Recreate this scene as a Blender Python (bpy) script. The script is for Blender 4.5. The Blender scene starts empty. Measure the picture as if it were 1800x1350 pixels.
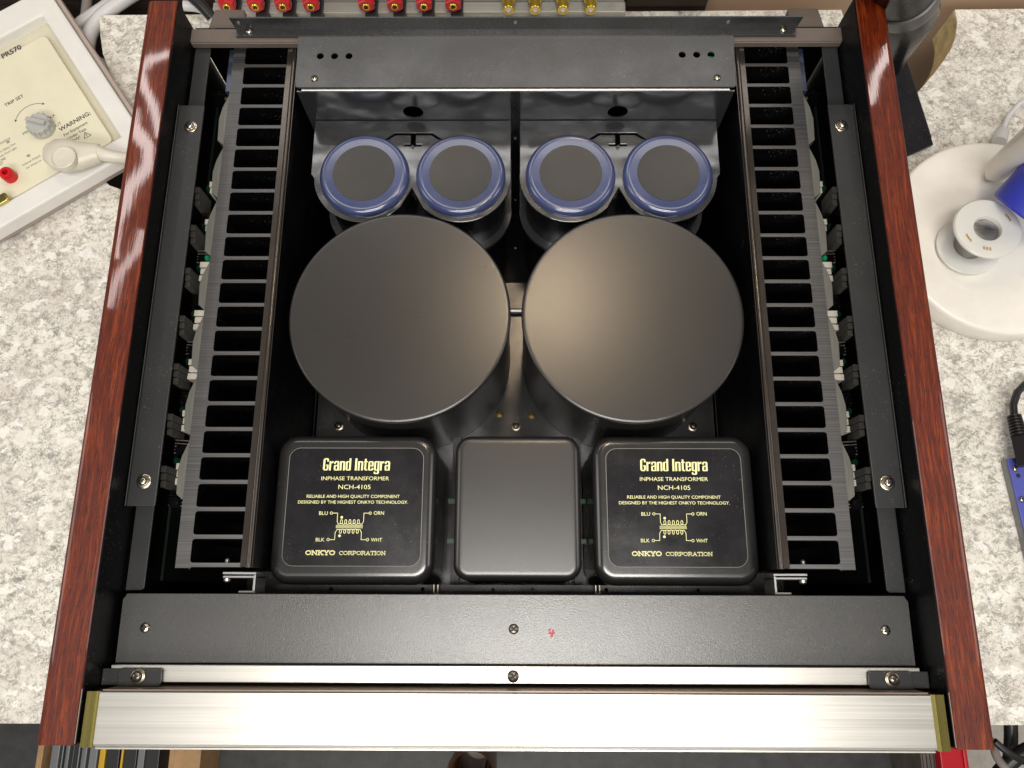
import bpy, bmesh, math, random
import numpy as np
from mathutils import Vector, Matrix, Euler
from mathutils.geometry import tessellate_polygon
random.seed(7)
S = 0.001                      # everything below is written in millimetres
C = bpy.context.scene.collection
R = math.radians

# ------------------------------------------------------------------ camera
sc = bpy.context.scene
CAM = (1.869, 79.054, 440.849)
ROT = (0.263742, 0.006652, 0.003132)
cd = bpy.data.cameras.new('camera'); cam = bpy.data.objects.new('camera', cd); C.objects.link(cam)
cam.location = [c * S for c in CAM]; cam.rotation_euler = ROT
cd.sensor_width = 36; cd.lens = 27; cd.clip_start = 0.01; cd.clip_end = 50
sc.camera = cam
_M = Euler(ROT).to_matrix()
def at(px, py, z):             # the place at height z (mm) that is seen at a pixel of the 1800 x 1350 photograph
    d = _M @ Vector((px - 900, 675 - py, -1350)); s = (z - CAM[2]) / d.z
    return Vector(CAM) + d * s

# ------------------------------------------------------------------ light
w = bpy.data.worlds.new('World'); sc.world = w; w.use_nodes = True
bg = w.node_tree.nodes['Background']; bg.inputs['Color'].default_value = (1.0, 0.95, 0.88, 1); bg.inputs['Strength'].default_value = 0.15
sc.view_settings.view_transform = 'Standard'; sc.view_settings.look = 'None'
sc.view_settings.exposure = 0.0; sc.view_settings.gamma = 1
sc.cycles.max_bounces = 8; sc.cycles.glossy_bounces = 5; sc.cycles.caustics_reflective = False
def area(name, loc, sx, sy, radiance, color, target=None, spin=0):
    l = bpy.data.lights.new(name, 'AREA'); l.shape = 'RECTANGLE'; l.size = sx * S; l.size_y = sy * S
    l.energy = radiance * math.pi * sx * sy * S * S; l.color = color
    o = bpy.data.objects.new(name, l); C.objects.link(o); o.location = [v * S for v in loc]
    if target is not None:
        o.rotation_euler = (Vector(target) - Vector(loc)).to_track_quat('-Z', 'Y').to_euler()
    else: o.rotation_euler = (0, 0, spin)
    return o
area('ceiling_light_front', (40, -135, 1500), 720, 340, 17, (1, .96, .90))
area('fill_light_wide', (-110, -230, 1530), 1640, 430, 1.15, (1, .97, .93))  # unseen dim panel added to brighten the ends of the front panel
area('ceiling_light_back', (90, 870, 1500), 150, 150, 56, (1, .76, .50))
area('ceiling_light_rear', (0, 1500, 1500), 1900, 330, 3.2, (1, .96, .92))
area('fill_light_front', (0, -1250, 1500), 1800, 550, 10, (1, .96, .91), (0, 300, -50))  # added fill; also gives the rear inner sheet its reflections
area('fill_light_side', (-2300, 300, 1500), 900, 1400, 2.3, (1, .97, .93), (0, 200, 0))  # unseen fills added on both sides, clear of what the panels reflect
area('fill_light_side', (2300, 300, 1500), 900, 1400, 2.1, (1, .96, .93), (0, 200, 0))
# unseen light strips, added and bent to draw glare ribbons on the side panels
def strip_light(pix, width, radiance):
    H = 1500; pts = []
    for x, y in pix:
        q = at(x, y, 0); d = (q - Vector(CAM)); d.z = -d.z
        pts.append(q + d * (H / d.z))
    for a, b in zip(pts[:-1], pts[1:]):
        m = (a + b) / 2; L = (b - a).length
        area('glare_strip', (m.x, m.y, H), L * 1.06, width, radiance, (1, .88, .84), spin=math.atan2(b.y - a.y, b.x - a.x))
strip_light([(300, 92), (262, 104), (247, 120), (252, 150), (268, 185), (280, 240)], 25, 12)
strip_light([(232, 190), (238, 225), (262, 262), (262, 292), (228, 335), (208, 385), (198, 450)], 34, 12)
strip_light([(253, 405), (242, 440), (215, 475), (190, 540)], 30, 9)
strip_light([(1508, 66), (1545, 64), (1562, 76), (1556, 102), (1538, 132), (1530, 180)], 25, 12)

# ------------------------------------------------------------------ materials
def new_mat(name):
    m = bpy.data.materials.new(name); m.use_nodes = True
    return m, m.node_tree, m.node_tree.nodes['Principled BSDF']
class NT:
    def __init__(s, t): s.t = t
    def n(s, kind, **kw):
        nd = s.t.nodes.new(kind)
        for k, v in kw.items(): setattr(nd, k, v)
        return nd
    def l(s, a, b): s.t.links.new(a, b)
    def coord(s, scale=(1, 1, 1), rot=(0, 0, 0)):
        tc = s.n('ShaderNodeTexCoord'); mp = s.n('ShaderNodeMapping')
        mp.inputs['Scale'].default_value = scale; mp.inputs['Rotation'].default_value = rot
        s.l(tc.outputs['Object'], mp.inputs['Vector']); return mp.outputs[0]
    def noise(s, vec, scale, detail=3, rough=.5, dist=0):
        nd = s.n('ShaderNodeTexNoise'); nd.inputs['Scale'].default_value = scale; nd.inputs['Detail'].default_value = detail
        nd.inputs['Roughness'].default_value = rough; nd.inputs['Distortion'].default_value = dist
        s.l(vec, nd.inputs['Vector']); return nd.outputs['Fac']
    def ramp(s, fac, stops, interp='LINEAR'):
        nd = s.n('ShaderNodeValToRGB'); cr = nd.color_ramp; cr.interpolation = interp
        while len(cr.elements) < len(stops): cr.elements.new(.5)
        for e, (p, c) in zip(cr.elements, stops):
            e.position = p; e.color = (c, c, c, 1) if not hasattr(c, '__len__') else (*c, 1)
        s.l(fac, nd.inputs[0]); return nd.outputs[0]
    def mix(s, fac, a, b, mode='MIX'):
        nd = s.n('ShaderNodeMix', data_type='RGBA', blend_type=mode)
        for sock, v in ((nd.inputs[0], fac), (nd.inputs[6], a), (nd.inputs[7], b)):
            if hasattr(v, 'links'): s.l(v, sock)
            else: sock.default_value = v if isinstance(v, (int, float)) else (*v, 1)
        return nd.outputs[2]
    def bump(s, h, strength, dist):
        nd = s.n('ShaderNodeBump'); nd.inputs['Strength'].default_value = strength; nd.inputs['Distance'].default_value = dist
        s.l(h, nd.inputs['Height']); return nd.outputs[0]

def metal_paint(name, col, rough=.35, spec=.5, bscale=0, bstr=.2, dust=0., metallic=0., coat=0., var=.15, cloud=0., rv=.06):
    m, t, b = new_mat(name); k = NT(t); v = k.coord()
    big = k.noise(v, 18, 4, .6)
    c = k.mix(k.ramp(big, [(.3, 1 - var), (.7, 1 + var)]), (0, 0, 0), col)
    c = k.mix(1.0, k.ramp(big, [(.3, max(0, 1 - var)), (.7, 1)]), col, 'MULTIPLY')
    if dust:
        sp = k.noise(v, 1100, 1, .5); sp2 = k.noise(v, 45, 2, .5)
        f = k.mix(1.0, k.ramp(sp, [(.71, 0), (.74, dust)]), k.ramp(sp2, [(.42, 0.05), (.62, 1)]), 'MULTIPLY')
        c = k.mix(f, c, (.55, .53, .5))
    k.l(c, b.inputs['Base Color'])
    rr = k.ramp(k.noise(v, 30, 5, .7), [(.3, max(.02, rough - rv)), (.7, rough + rv)])
    k.l(rr, b.inputs['Roughness'])
    b.inputs['Metallic'].default_value = metallic; b.inputs['Specular IOR Level'].default_value = spec
    if coat: b.inputs['Coat Weight'].default_value = coat; b.inputs['Coat Roughness'].default_value = .08
    if bscale:
        k.l(k.bump(k.noise(v, bscale, 3, .6), bstr, .0004), b.inputs['Normal'])
    elif cloud:
        k.l(k.bump(k.noise(v, 25, 2, .5), cloud, .004), b.inputs['Normal'])
    return m
def brushed(name, col, along, rough=.3, metallic=1., spec=.5, depth=.25):
    m, t, b = new_mat(name); k = NT(t)
    sc_ = (5, 1300, 300) if along == 'x' else (1300, 5, 300)
    v = k.coord(sc_); n1 = k.noise(v, 1, 4, .65)
    c = k.mix(1.0, k.ramp(n1, [(.3, 1 - depth), (.7, 1)]), col, 'MULTIPLY')
    v3 = k.coord((7, 3600, 300) if along == 'x' else (3600, 7, 300)); c = k.mix(1.0, c, k.ramp(k.noise(v3, 1, 2, .5), [(.3, 1 - depth * 1.1), (.7, 1)]), 'MULTIPLY')
    v2 = k.coord(); c = k.mix(1.0, c, k.ramp(k.noise(v2, 14, 3, .6), [(.3, .93), (.7, 1)]), 'MULTIPLY')
    k.l(c, b.inputs['Base Color']); k.l(k.ramp(n1, [(.2, rough - .04), (.8, rough + .06)]), b.inputs['Roughness'])
    b.inputs['Metallic'].default_value = metallic; b.inputs['Specular IOR Level'].default_value = spec
    b.inputs['Anisotropic'].default_value = 0
    k.l(k.bump(n1, .07, .0002), b.inputs['Normal'])
    return m
def plain(name, col, rough=.5, metallic=0., spec=.5, var=.08, bscale=0, bstr=.1, trans=0., emit=0.):
    m, t, b = new_mat(name); k = NT(t); v = k.coord()
    c = k.mix(1.0, k.ramp(k.noise(v, 40, 4, .6), [(.3, 1 - var), (.7, 1)]), col, 'MULTIPLY')
    k.l(c, b.inputs['Base Color']); b.inputs['Roughness'].default_value = rough
    b.inputs['Metallic'].default_value = metallic; b.inputs['Specular IOR Level'].default_value = spec
    if bscale: k.l(k.bump(k.noise(v, bscale, 3, .6), bstr, .0004), b.inputs['Normal'])
    if trans: b.inputs['Transmission Weight'].default_value = trans
    if emit: k.l(c, b.inputs['Emission Color']); b.inputs['Emission Strength'].default_value = emit
    return m
def wood(name):
    m, t, b = new_mat(name); k = NT(t)
    warp = k.n('ShaderNodeTexNoise'); warp.inputs['Scale'].default_value = 9; warp.inputs['Detail'].default_value = 2
    v0 = k.coord(); k.l(v0, warp.inputs['Vector'])
    add = k.n('ShaderNodeVectorMath', operation='MULTIPLY_ADD'); add.inputs[1].default_value = (.009, .02, .0)
    k.l(warp.outputs['Color'], add.inputs[0]); k.l(v0, add.inputs[2])
    def st(sx, sy, sc_, det, rough=.6):
        mp = k.n('ShaderNodeMapping'); mp.inputs['Scale'].default_value = (sx, sy, sx); k.l(add.outputs[0], mp.inputs['Vector'])
        return k.noise(mp.outputs[0], sc_, det, rough)
    g1 = st(560, 26, 1, 5, .66); g2 = st(2300, 95, 1, 3); g3 = st(60, 7, 1, 2)
    c = k.ramp(g1, [(.28, (.060, .0046, .0010)), (.50, (.112, .0125, .0015)), (.72, (.29, .050, .0032))])
    c = k.mix(k.ramp(g3, [(.38, 0), (.7, .4)]), c, (.085, .0070, .0014))
    pores = k.ramp(g2, [(.54, 0), (.61, .85)])
    c = k.mix(pores, c, (.018, .003, .0015))
    c = k.mix(k.ramp(st(1400, 160, 1, 2), [(.66, 0), (.75, .45)]), c, (.42, .10, .025))
    # a few dark knots
    kn = k.n('ShaderNodeTexVoronoi'); kn.inputs['Scale'].default_value = 6.5; k.l(add.outputs[0], kn.inputs['Vector'])
    c = k.mix(k.ramp(kn.outputs['Distance'], [(.03, .75), (.12, 0)]), c, (.03, .004, .002))
    k.l(c, b.inputs['Base Color'])
    b.inputs['Roughness'].default_value = .42; b.inputs['Specular IOR Level'].default_value = .35
    b.inputs['Coat Weight'].default_value = 1.0; b.inputs['Coat Roughness'].default_value = .035; b.inputs['Coat IOR'].default_value = 1.52
    k.l(k.bump(g2, .5, .0003), b.inputs['Normal'])
    # a lacquer skin that is slightly wavy and telegraphs the grain
    wv = k.coord((1, .8, 1)); g4 = st(520, 26, 1, 3)
    bb = k.bump(k.noise(wv, 16, 2, .5), .05, .0030)
    b2 = k.n('ShaderNodeBump'); b2.inputs['Strength'].default_value = .022; b2.inputs['Distance'].default_value = .00025
    k.l(g4, b2.inputs['Height']); k.l(bb, b2.inputs['Normal']); k.l(b2.outputs[0], b.inputs['Coat Normal'])
    return m
def marble(name):
    m, t, b = new_mat(name); k = NT(t); v = k.coord()
    wn = k.n('ShaderNodeTexNoise'); wn.inputs['Scale'].default_value = 80; wn.inputs['Detail'].default_value = 5; wn.inputs['Roughness'].default_value = .62; k.l(v, wn.inputs['Vector'])
    add = k.n('ShaderNodeVectorMath', operation='MULTIPLY_ADD'); add.inputs[1].default_value = (.0125, .012, 0); k.l(wn.outputs['Color'], add.inputs[0]); k.l(v, add.inputs[2])
    mp = k.n('ShaderNodeMapping'); mp.inputs['Rotation'].default_value = (0, 0, R(-28)); mp.inputs['Scale'].default_value = (.85, 1.12, 1); k.l(add.outputs[0], mp.inputs['Vector'])
    v2 = mp.outputs[0]
    base = k.ramp(k.noise(v2, 150, 6, .74), [(.34, (.26, .25, .23)), (.42, (.50, .48, .43)), (.47, (.73, .71, .63)), (.62, (.83, .81, .735))])
    base = k.mix(k.ramp(k.noise(v2, 15, 4, .6), [(.44, 0), (.62, .38)]), base, (.52, .46, .435))
    def veins(scale, thr, det=5, vec=None):
        n = k.noise(vec or v2, scale, det, .62, .6)
        a = k.n('ShaderNodeMath', operation='SUBTRACT'); a.inputs[1].default_value = .5; k.l(n, a.inputs[0])
        ab = k.n('ShaderNodeMath', operation='ABSOLUTE'); k.l(a.outputs[0], ab.inputs[0])
        return k.ramp(ab.outputs[0], [(0, 1), (thr, 0)])
    vr = k.coord((1, 1, 1), (0, 0, 1.1))
    base = k.mix(k.mix(1., veins(95, .035, 4, vr), k.ramp(k.noise(v, 45, 3, .6), [(.38, .15), (.55, .75)]), 'MULTIPLY'), base, (.36, .345, .32))
    base = k.mix(k.mix(1., veins(170, .05, 4), k.ramp(k.noise(v, 60, 3, .6), [(.46, 0), (.56, .8)]), 'MULTIPLY'), base, (.22, .21, .20))
    base = k.mix(k.mix(1., veins(300, .07, 2), k.ramp(k.noise(v2, 70, 3, .6), [(.58, 0), (.66, .85)]), 'MULTIPLY'), base, (.07, .068, .065))
    base = k.mix(k.mix(1., k.ramp(k.noise(v, 620, 2, .5), [(.60, 0), (.66, .75)]), k.ramp(k.noise(v2, 38, 3, .6), [(.42, .1), (.6, 1)]), 'MULTIPLY'), base, (.17, .16, .15))
    base = k.mix(k.ramp(k.noise(v2, 55, 3, .7), [(.69, 0), (.74, .6)]), base, (.38, .23, .12))
    base = k.mix(k.ramp(k.noise(v2, 70, 4, .6), [(.57, 0), (.61, .75)]), base, (.90, .89, .84))
    k.l(base, b.inputs['Base Color']); b.inputs['Roughness'].default_value = .33; b.inputs['Specular IOR Level'].default_value = .35
    return m

M_wood = wood('glossy_rosewood')
M_marble = marble('speckled_laminate')
M_black = metal_paint('black_satin_paint', (.006, .006, .008), .30, .4, 0, 0, .5, cloud=.05)
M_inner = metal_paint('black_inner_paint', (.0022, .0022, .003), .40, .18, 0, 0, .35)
M_tex = metal_paint('black_textured_paint', (.048, .048, .047), .27, 1., 1300, .24, .14, rv=.015, var=.06)
M_can = metal_paint('brown_black_textured_paint', (.020, .0182, .0176), .28, 1., 1000, .07, .05, rv=.008, var=.06)
M_box = metal_paint('black_moulded_paint', (.022, .0215, .0215), .19, 1., 1100, .03, .12, rv=.02)
M_rear = metal_paint('black_smooth_sheet', (.024, .0245, .026), .27, .9, 0, 0, .28, cloud=.03)
M_gloss = metal_paint('glossy_black_sheet', (.14, .142, .148), .17, .9, 0, 0, .30, cloud=.4, metallic=.8)
M_rail = metal_paint('charcoal_sheet', (.023, .0245, .0255), .38, .5, 0, 0, .25)
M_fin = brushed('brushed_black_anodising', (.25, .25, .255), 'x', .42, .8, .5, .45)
M_bar = metal_paint('brown_black_anodising', (.10, .085, .075), .20, .6, 0, 0, .15, metallic=.7)
M_alu = brushed('brushed_aluminium', (.78, .76, .71), 'x', .34, 1., .5, .12)
M_brass = brushed('gold_anodising', (.62, .53, .17), 'y', .22, 1., .5, .10)
M_rim = plain('pale_edge_highlight', (.45, .42, .34), .3, .5)
M_brown = metal_paint('brown_hammered_paint', (.135, .108, .092), .45, .5, 1300, .5, 0)
M_nickel = plain('nickel_screw', (.62, .57, .46), .22, 1., var=.35)
M_darkscrew = plain('dark_screw', (.34, .30, .24), .3, 1., var=.3)
M_slot = plain('screw_recess', (.012, .012, .012), .6)
M_sleeve = metal_paint('blue_sleeve', (.05, .066, .16), .16, .7, 0, 0, .25, coat=.8, cloud=.08, var=.3)
M_disc = metal_paint('grey_disc', (.042, .041, .040), .42, .5, 1500, .25, .05)
M_floorp = metal_paint('dark_inner_sheet', (.05, .05, .053), .24, .7, 0, 0, .30, cloud=.12, metallic=.5)
M_label = metal_paint('black_label_film', (.010, .0095, .012), .20, .6, 0, 0, .2, coat=.4, cloud=.02)
M_gold = plain('pale_gold_print', (.93, .91, .45), .45)
M_edge = plain('label_edge', (.24, .235, .22), .3)
M_pad = plain('grey_silicone_pad', (.15, .15, .135), .35, bscale=500, bstr=.3)
M_cershade = plain('shaded_ceramic', (.24, .23, .20), .8, var=.4)  # cream ceramic darkened: the shade beside the rails is in the colour
M_cer = plain('cream_ceramic', (.60, .57, .50), .7)
M_pcb = plain('green_board', (.004, .012, .007), .6)
M_greend = plain('dark_green_part', (.006, .07, .035), .3)
M_green = plain('green_part', (.01, .28, .12), .25)
M_blue_al = brushed('blue_grey_metal', (.17, .21, .32), 'y', .35, .8)
M_zinc = plain('zinc_sheet', (.50, .50, .50), .35, .9)
M_psu = plain('white_case', (.78, .77, .74), .4)
M_psuside = plain('beige_case_side', (.45, .38, .34), .5)
M_cream = plain('cream_panel', (.76, .73, .55), .45)
M_creamd = plain('cream_recess', (.62, .59, .46), .5)
M_print = plain('dark_print', (.05, .05, .06), .6)
M_plugw = plain('ivory_plastic', (.68, .65, .55), .35)
M_knob = plain('grey_knob', (.45, .45, .43), .4)
M_red = plain('red_plastic', (.62, .012, .02), .25)
M_white = plain('white_lamp_plastic', (.86, .83, .76), .32)
M_spool = plain('milky_plastic', (.80, .80, .75), .3, trans=.15)
M_solder = brushed('solder_wire', (.42, .40, .37), 'x', .3, 1.)
M_blue = plain('blue_plastic', (.045, .06, .50), .4)
M_bluebox = plain('blue_anodising', (.085, .10, .42), .38, .3)
M_cable = plain('black_cable', (.015, .015, .016), .35)
M_cablew = plain('white_cable', (.62, .62, .63), .4)
M_cableg = plain('grey_cable', (.34, .30, .28), .5)
M_panel = brushed('pale_panel', (.72, .70, .64), 'x', .4, .35)
M_rca = plain('gold_plating', (.85, .60, .08), .2, 1.)
M_wall = plain('brown_wall', (.62, .43, .29), .7)
M_dwood = brushed('dark_wood_panel', (.085, .055, .042), 'x', .6, 0., .3, .6)
M_edgebd = plain('raw_board_edge', (.92, .76, .40), .7, var=.6, bscale=350, bstr=.9)
M_mat = plain('rubber_floor', (.055, .056, .056), .5, var=.5, bscale=260, bstr=.8)
M_pine = plain('pine_wood', (.50, .30, .14), .5, var=.3)
M_yellow = plain('yellow_plastic', (.70, .42, .02), .35)
M_grey = plain('grey_plastic', (.22, .23, .24), .25)
M_dark = plain('dark_plastic', (.03, .03, .033), .35)
M_lens = metal_paint('glossy_black_plastic', (.005, .005, .006), .25, .10, 0, 0, .1)
M_mug = plain('brown_glaze', (.16, .07, .04), .25)

# ------------------------------------------------------------------ mesh helper
class MB:
    def __init__(s): s.v = []; s.f = []; s.mi = []
    def add(s, vs, fs, mi=0):
        n = len(s.v); s.v += [tuple(v) for v in vs]; s.f += [tuple(i + n for i in f) for f in fs]; s.mi += [mi] * len(fs); return s
    def box(s, x0, x1, y0, y1, z0, z1, mi=0, M=None):
        vs = [(x, y, z) for z in (z0, z1) for y in (y0, y1) for x in (x0, x1)]
        if M is not None: vs = [M @ Vector(v) for v in vs]
        return s.add(vs, [(0, 2, 3, 1), (4, 5, 7, 6), (0, 1, 5, 4), (2, 6, 7, 3), (0, 4, 6, 2), (1, 3, 7, 5)], mi)
    def plate(s, outer, z0, z1, holes=(), mi=0, M=None):
        loops = [outer] + list(holes); flat = [p for l in loops for p in l]; n = len(flat)
        tris = tessellate_polygon([[Vector((x, y, 0)) for x, y in l] for l in loops])
        vs = [(x, y, z1) for x, y in flat] + [(x, y, z0) for x, y in flat]
        fs = [tuple(t) for t in tris] + [tuple(i + n for i in reversed(t)) for t in tris]
        k = 0
        for l in loops:
            for i in range(len(l)):
                a, b = k + i, k + (i + 1) % len(l); fs.append((a, b, b + n, a + n))
            k += len(l)
        if M is not None: vs = [M @ Vector(v) for v in vs]
        return s.add(vs, fs, mi)
    def rings(s, rs, cap0=True, cap1=True, mi=0, closed=True):
        n = len(rs[0]); vs = [p for r in rs for p in r]; fs = []
        for k in range(len(rs) - 1):
            for i in range(n if closed else n - 1):
                a = k * n + i; b = k * n + (i + 1) % n; fs.append((a, b, b + n, a + n))
        if cap0: fs.append(tuple(range(n))[::-1])
        if cap1: fs.append(tuple(range((len(rs) - 1) * n, len(rs) * n)))
        return s.add(vs, fs, mi)
    def lathe(s, prof, c=(0, 0), n=48, mi=0, M=None, cap0=True, cap1=True):
        rs = []
        for r, z in prof:
            ring = [(c[0] + r * math.cos(2 * math.pi * i / n), c[1] + r * math.sin(2 * math.pi * i / n), z) for i in range(n)]
            if M is not None: ring = [M @ Vector(p) for p in ring]
            rs.append(ring)
        return s.rings(rs, cap0, cap1, mi)
    def tube(s, pts, r, n=10, mi=0):
        pts = [Vector(p) for p in pts]; rs = []; up = Vector((0, 0, 1))
        rr = r if hasattr(r, '__len__') else [r] * len(pts)
        for i, p in enumerate(pts):
            d = (pts[min(i + 1, len(pts) - 1)] - pts[max(i - 1, 0)]).normalized()
            a = d.cross(up);  a = a if a.length > .1 else d.cross(Vector((1, 0, 0)))
            a.normalize(); b = d.cross(a)
            rs.append([p + a * rr[i] * math.cos(2 * math.pi * j / n) + b * rr[i] * math.sin(2 * math.pi * j / n) for j in range(n)])
        return s.rings(rs, True, True, mi)
    def mesh(s, name, mats, smooth=True, angle=35, bevel=0, topmat=False):
        me = bpy.data.meshes.new(name); me.from_pydata([(a * S, b * S, c * S) for a, b, c in s.v], [], s.f)
        mats = mats if isinstance(mats, (list, tuple)) else [mats]
        for m in mats: me.materials.append(m)
        me.polygons.foreach_set('material_index', s.mi)
        bm = bmesh.new(); bm.from_mesh(me); bmesh.ops.recalc_face_normals(bm, faces=bm.faces)
        if bevel:
            es = [e for e in bm.edges if len(e.link_faces) == 2 and e.calc_face_angle(0) > R(40)]
            bmesh.ops.bevel(bm, geom=es, offset=bevel * S, segments=2, affect='EDGES', profile=.5)
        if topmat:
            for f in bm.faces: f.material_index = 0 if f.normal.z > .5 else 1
        bm.to_mesh(me); bm.free()
        if smooth:
            me.shade_smooth(); me.set_sharp_from_angle(angle=R(13 if bevel else angle))
        return me
    def build(s, name, mats, parent=None, loc=None, **kw):
        o = bpy.data.objects.new(name, s.mesh(name, mats, **kw)); C.objects.link(o)
        if parent: o.parent = parent
        if loc is not None: o.location = [c * S for c in loc]
        return o
def inst(o, name, parent, loc, rot=None):
    c = o.copy(); c.name = name; C.objects.link(c); c.parent = parent; c.location = [v * S for v in loc]
    if rot: c.rotation_euler = rot
    return c
def thing(name, label, cat, loc=(0, 0, 0), group=None):
    o = bpy.data.objects.new(name, None); C.objects.link(o); o.location = [c * S for c in loc]
    o.empty_display_size = .02; tag(o, label, cat, group); return o
def tag(o, label, cat, group=None):
    o['label'] = label; o['category'] = cat
    if group: o['group'] = group
    return o
def rr(cx, cy, hw, hd, r, n=8):          # rounded rectangle outline
    out = []
    for sx, sy, a0 in ((1, 1, 0), (-1, 1, 90), (-1, -1, 180), (1, -1, 270)):
        for i in range(n + 1):
            a = R(a0 + 90 * i / n); out.append((cx + sx * (hw - r) + r * math.cos(a), cy + sy * (hd - r) + r * math.sin(a)))
    return out
def circ(cx, cy, r, n=20, ry=None): return [(cx + r * math.cos(2 * math.pi * i / n), cy + (ry or r) * math.sin(2 * math.pi * i / n)) for i in range(n)]
def rounded_box(mb, cx, cy, hw, hd, rc, rf, z0, z1, mi=0, steps=6, draft=0):
    rs = [[(x, y, z0) for x, y in rr(cx, cy, hw + draft, hd + draft, rc)], [(x, y, z1 - rf - 3) for x, y in rr(cx, cy, hw, hd, rc)]]
    for i in range(steps + 1):
        a = R(90 * i / steps); k = rf * (1 - math.cos(a))
        rs.append([(x, y, z1 - rf + rf * math.sin(a)) for x, y in rr(cx, cy, hw - k, hd - k, max(.5, rc - k))])
    rs.append([(x, y, z1) for x, y in rr(cx, cy, hw - rf - 1.5, hd - rf - 1.5, max(.4, rc - rf - 1.5))])
    return mb.rings(rs, mi=mi)

# ------------------------------------------------------------------ screws
def screw_mesh(r, washer=0, dark=False):
    mb = MB(); z = 0
    if washer:
        mb.lathe([(washer, 0), (washer, .7), (washer - .3, .9), (r, .9)], n=32, cap1=False); z = .9
        mb.lathe([(washer * .86, z), (washer * .86, z + .5), (r, z + .7)], n=28); z += .6
    mb.lathe([(r, z), (r, z + .5), (r * .94, z + 1.0), (r * .72, z + 1.6), (r * .4, z + 1.9), (.05, z + 2.0)], n=28)
    t = r * .16; L = r * .55
    mb.box(-L, L, -t, t, z + 1.4, z + 2.03, 1); mb.box(-t, t, -L, L, z + 1.4, z + 2.04, 1)
    return mb.mesh('screw', [M_darkscrew if dark else M_nickel, M_slot], angle=50)
SC = {'bright': screw_mesh(3.0), 'rail': screw_mesh(2.7, 4.4), 'plate': screw_mesh(3.0, 0, True), 'strip': screw_mesh(3.4, 0, True),
      'tab': screw_mesh(3.0, 4.2, True), 'small': screw_mesh(2.5), 'floor': screw_mesh(2.6, 3.8, True)}
def screw(kind, parent, loc, rz=None):
    o = bpy.data.objects.new('screw', SC[kind]); C.objects.link(o); o.parent = parent; o.location = [c * S for c in loc]
    o.rotation_euler = (0, 0, random.uniform(0, 1.5) if rz is None else rz); return o

# ------------------------------------------------------------------ amplifier
amp = thing('amplifier', 'open black power amplifier with rosewood side panels and silver front, lid off', 'amplifier', (0, 0, -215))
OFF = Vector((0, 0, 215))
_b = MB.build
def part(mb, name, mats, parent=None, **kw):      # parts keep plain coordinates: the Empty sits at the foot of the amplifier
    o = mb.build(name, mats, parent or amp, **kw)
    if parent is None or parent is amp: o.location = OFF * S
    return o
# side panels with softened long edges
for sx in (-1, 1):
    mb = MB(); x0, x1 = 233, 253.6; r = 1.6; y0, y1 = -.5, 471.5 if sx < 0 else 474
    sec = [(x0, -212), (x0, -.5), (x0 + .5, 0), (x0 + .9, 0), (x1 - 3.6, 0), (x1 - 3, 0), (x1 - 1.5, -.35), (x1 - .5, -1.2), (x1, -2.6), (x1, -212)]
    mb.rings([[(sx * x, y, z) for x, z in sec] for y in (y0, y0 + .6, y1)])
    wp = part(mb, 'side_panel', M_wood, angle=28)
    # black painted inner face of the panel
    mb = MB(); mb.box(sx * 232.4, sx * 233.4, .4, y1 - 1, -210, -1.2); mb.build('inner_lining', M_inner, wp)
    mb = MB(); mb.box(sx * 232.7, sx * 233.3, .3, 27.5, -1.1, -.5); mb.build('edge_highlight_strip', M_rim, wp)  # thin rim whose pale colour paints the highlight along the panel edge
# silver front panel
mb = MB(); sec = [(-1.6, -180), (-1.6, -3.4), (-1.2, -2.6), (0, -2), (25.6, -2), (26.2, -2.6), (26.2, -180)]
mb.rings([[(x, y, z) for y, z in sec] for x in (-223.6, 223.6)])
fp = part(mb, 'front_panel', M_alu, angle=20)
mb = MB(); mb.box(-223.4, 223.4, -2.9, -1.8, -30, -3.6); mb.build('lower_lip', M_alu, fp, bevel=.25)
mb = MB(); mb.box(-223, 223, 26.3, 27.0, -40, -3.4); mb.build('back_face', plain('copper_brown_back', (.30, .235, .185), .4, .4), fp)
for sx in (-1, 1):
    mb = MB(); sec = [(223.8, -2.9), (225.6, -1.7), (230.6, -1.9), (230.6, -100), (223.8, -100)]
    mb.rings([[(sx * x, y, z) for x, z in sec] for y in (-1.8, -1.2, 25.8, 26.2)]); mb.build('gold_end_strip', M_brass, fp, angle=15)
# trim strip behind it
mb = MB(); mb.box(-228, 228, 29.0, 38.2, -24, -19)
ts = part(mb, 'trim_strip', M_alu, bevel=.3); screw('strip', ts, (-.4, 32.9, -19))
for sx in (-1, 1):
    mb = MB()
    mb.plate([(sx * 198.5, 27.2), (sx * 197.5, 28.5), (sx * 197.8, 35.4), (sx * 199, 36.6), (sx * 222, 36.6), (sx * 222, 27.2)], -17.6, -16)
    mb.box(sx * 222, sx * 232.2, 27.4, 36.4, -20, -18.4)
    br = part(mb, 'mounting_tab', M_rail, bevel=.35); screw('tab', br, (sx * 210.5, 32.4, -16))
# black front cross plate
mb = MB(); pts = [(-229.5, 38.6), (229.5, 38.6), (229.8, 74), (227.5, 77.2), (-227.5, 77.2), (-229.8, 74)]
mb.plate(pts, -27.4, -26)
mb.box(-229, 229, 75.9, 77.1, -60, -27.5)
cp = part(mb, 'front_cross_plate', M_tex, bevel=.3)
for x in (-214.6, -.2, 214.6): screw('plate' if abs(x) < 1 else 'bright', cp, (x, 58, -26.6))
mb = MB()
for i, (x, y) in enumerate([(20.6, 57.6), (22.6, 57.1), (22.2, 55.4), (20.9, 55.9), (21.8, 54.2), (22.9, 55.9)]):
    mb.lathe([(.75, -26 + .01 * i), (.75, -25.9 + .01 * i)], (x, y), 12)
mb.build('red_ink_mark', plain('red_ink', (.45, .03, .04), .5), cp)
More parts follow.
